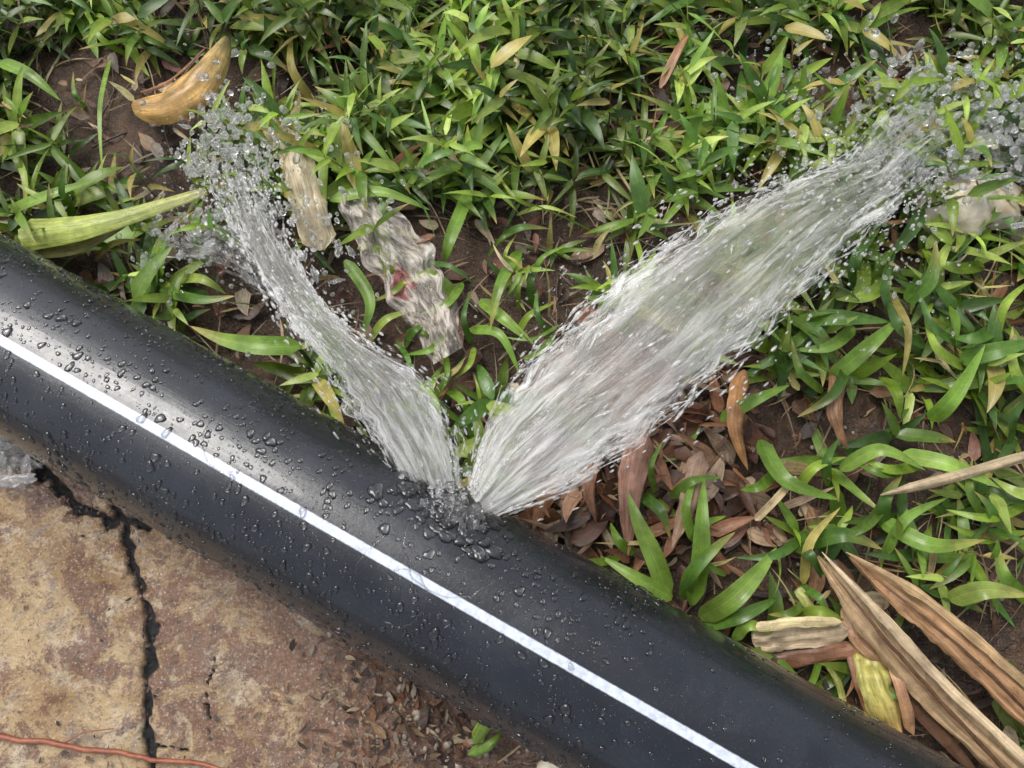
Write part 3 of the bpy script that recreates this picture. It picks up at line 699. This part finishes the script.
def jet(fan,seed,strands,nd,wig):
    e=empty("water_jet"); 
    for L in range(2):
        b=B(); n_,m_=120,60; vs=[];tv=[]
        for i in range(n_):
            for j in range(m_):
                u=i/(n_-1); v=j/(m_-1); p=fan(u,v)
                q=mn.noise(Vector((u*5,v*7,seed+L*3)))+.5*mn.noise(Vector((u*12,v*20,seed+L*3)))
                amp=.004+.012*u; p=p+np.array([0,0,(L-.5)*.010+q*amp]); 
                q2=mn.noise(Vector((u*10,v*3,seed+L*7+2)))+.7*mn.noise(Vector((u*30,v*3,seed+L*7+2))); dv=(fan(u,1)-fan(u,0)); p=p+dv*q2*wig*(abs(2*v-1)**2)*min(1,u*5)
                vs.append(p); tv.append((u,v,L*3+seed))
        b.add(vs,gridf(n_,m_),(1,1,1),np.array(tv)); b.obj("sheet_%d"%(L+1),M_sheet[L],e)
    b=B()
    for i in range(strands):
        side=R()
        v=U(0,1) if side<.22 else (abs(random.gauss(0,.07)) if side<.60 else 1-abs(random.gauss(0,.07)))
        v+=U(-.05,.05); u0=R()**.8*.95; u1=min(u0+U(.012,.07),1.0); n_=9; pts=[]; w0=U(-.05,.05)
        for k in range(n_):
            u=u0+(u1-u0)*k/(n_-1); p=fan(u,v+w0*k/n_)+np.array([0,0,.010*mn.noise(Vector((u*6,v*9,i*.3)))]); p=p+(fan(u,1)-fan(u,0))*wig*mn.noise(Vector((u*12,i,2)))*min(1,u*5); pts.append(p)
        r=U(.0003,.0014); pts=np.array(pts); vs=[]
        for k in range(n_):
            d=pts[min(k+1,n_-1)]-pts[max(k-1,0)]; d,s,uu=frame(d+1e-9); rr=r*(math.sin(math.pi*(k+.3)/(n_-.4))**.6)*(1+.6*math.sin(k*1.7+i))
            for j in range(5): q=2*math.pi*j/5; vs.append(pts[k]+(s*math.cos(q)+uu*math.sin(q))*rr)
        f=[(k*5+j,k*5+(j+1)%5,(k+1)*5+(j+1)%5,(k+1)*5+j) for k in range(n_-1) for j in range(5)]
        b.add(vs,f,(1,1,1))
    for i in range(nd):
        u=R()**.55; v=random.choice([0,1])+random.gauss(0,.10+.14*u) if R()<.8 else R(); u=min(u*1.03,1)
        p=fan(u,v); d=fan(min(u+.02,1),v)-fan(max(u-.02,0),v); d,s,uu=frame(d); r=U(.0003,.0011)*(1+u*.8); el=U(1,5-3*u)
        p=p+np.array([U(-1,1),U(-1,1),U(-1,1)])*.008
        b.add(p+np.outer(ICO[:,0]*r*el,d)+np.outer(ICO[:,1]*r,s)+np.outer(ICO[:,2]*r,uu),IF,(1,1,1))
    b.obj("strands",M_strand,e)
    return e
jr=jet(right,1.0,420,1300,.12); jl=jet(left,20.0,300,950,.20)

def drops(b,n,gen,rmin,rmax,pw=2.5):
    for i in range(n):
        p=gen(); r=rmin+(rmax-rmin)*R()**pw; d,s,uu=frame(np.array([U(-1,1),U(-1,1),U(-1,1)]))
        e1,e2=U(.8,1.9),U(.8,1.2)
        b.add(p+np.outer(ICO[:,0]*r*e1,d)+np.outer(ICO[:,1]*r*e2,s)+np.outer(ICO[:,2]*r,uu),IF,(1,1,1))
def gauss(cx,cy,sx,sy,z0,z1): return lambda: P(random.gauss(cx,sx),random.gauss(cy,sy),U(z0,z1))
def globs(b,n,gen,r0,r1):
    for i in range(n):
        p=gen(); r=U(r0,r1); sd=R()*50; d,s,uu=frame(np.array([U(-1,1),U(-1,1),U(-.3,.3)]))
        k=np.array([1+0.9*mn.noise(Vector(q)*1.4+Vector((sd,0,0)))+.3*mn.noise(Vector(q)*3+Vector((sd,0,0))) for q in ICO3]); v=ICO3*np.clip(k,.2,2)[:,None]*r
        b.add(p+np.outer(v[:,0]*U(1.2,2.6),d)+np.outer(v[:,1]*.7,s)+np.outer(v[:,2]*.5,uu),IF3,(1,1,1))
b=B()
drops(b,340,gauss(252,150,52,42,.06,.12),.0007,.0042)
drops(b,170,gauss(213,140,17,30,.06,.12),.001,.0045)
drops(b,220,gauss(300,230,52,40,.05,.1),.0007,.0036)
drops(b,240,gauss(200,238,38,22,.03,.08),.0007,.0036)
drops(b,760,gauss(985,125,64,40,.03,.10),.0008,.0052)
drops(b,440,gauss(865,125,66,42,.04,.12),.0007,.0042)
drops(b,100,gauss(790,90,48,42,.04,.1),.0008,.0032)
drops(b,60,gauss(940,85,22,10,.05,.1),.001,.005)
drops(b,90,gauss(560,300,50,40,.05,.12),.0005,.0016)
drops(b,110,gauss(880,265,45,34,.05,.12),.0006,.0024)
drops(b,170,gauss(455,482,30,18,.15,.18),.0005,.0022)
drops(b,90,gauss(8,455,16,22,.02,.05),.0007,.003)
spl=empty("water_splash"); b.obj("droplets",M_drop,spl)
b=B()
globs(b,40,gauss(204,243,34,16,.03,.06),.002,.0048)
globs(b,30,gauss(238,205,22,24,.05,.09),.0015,.0045)
globs(b,22,gauss(295,272,28,20,.03,.06),.002,.0045)
globs(b,24,gauss(220,142,16,26,.06,.09),.0015,.0042)
globs(b,100,gauss(990,125,46,34,.03,.07),.0015,.0052)
globs(b,44,gauss(906,132,14,28,.06,.09),.0015,.0048)
globs(b,22,gauss(960,180,34,10,.06,.08),.0015,.0045)
globs(b,24,gauss(4,455,13,22,.02,.05),.003,.009)
b.obj("froth",M_foam,spl)
b=B()
for i in range(46): # boiling water over the split
    r=U(.0015,.0055); pp=pipept(lh+random.gauss(-.002,.015),ah-.06+random.gauss(0,.13),PR+U(.001,.008)); sd=R()*40
    k=np.array([1+0.8*mn.noise(Vector(q)*1.4+Vector((sd,0,0))) for q in ICO3]); b.add(pp+ICO3*np.clip(k,.3,2)[:,None]*r*np.array([U(.8,1.6),U(.8,1.6),.7]),IF3,(1,1,1))
b.obj("bubbling_water",M_boil,spl)
for nm,st in [("curl",[(835,162,880,208,.10),(868,122,905,190,.11),(900,96,930,175,.10),(928,100,944,160,.08),(925,135,934,170,.06)]),
              ("landing_sheet",[(925,118,925,165,.06),(965,92,960,160,.05),(1005,80,1000,185,.045),(1050,75,1050,215,.04)]),
              ("side_splash",[(310,290,325,335,.08),(265,258,272,305,.07),(222,228,220,275,.06),(155,225,150,265,.05)]),
              ("under_pipe_splash",[(34,432,38,460,.03),(5,422,12,484,.04),(-30,424,-20,500,.03)])]:
    F_=Fan(st,.012); b=B(); n_,m_=60,30; vs=[];tv=[]
    for i in range(n_):
        for j in range(m_):
            u=i/(n_-1);v=j/(m_-1); p=F_(u,v)+np.array([0,0,.014*mn.fractal(Vector((u*4,v*4,len(nm))),.7,2,4)]); vs.append(p); tv.append((u*.45+.3,v,len(nm)))
    b.add(vs,gridf(n_,m_),(1,1,1),np.array(tv)); b.obj(nm,M_broken,spl)
print("ok", lh, ah)
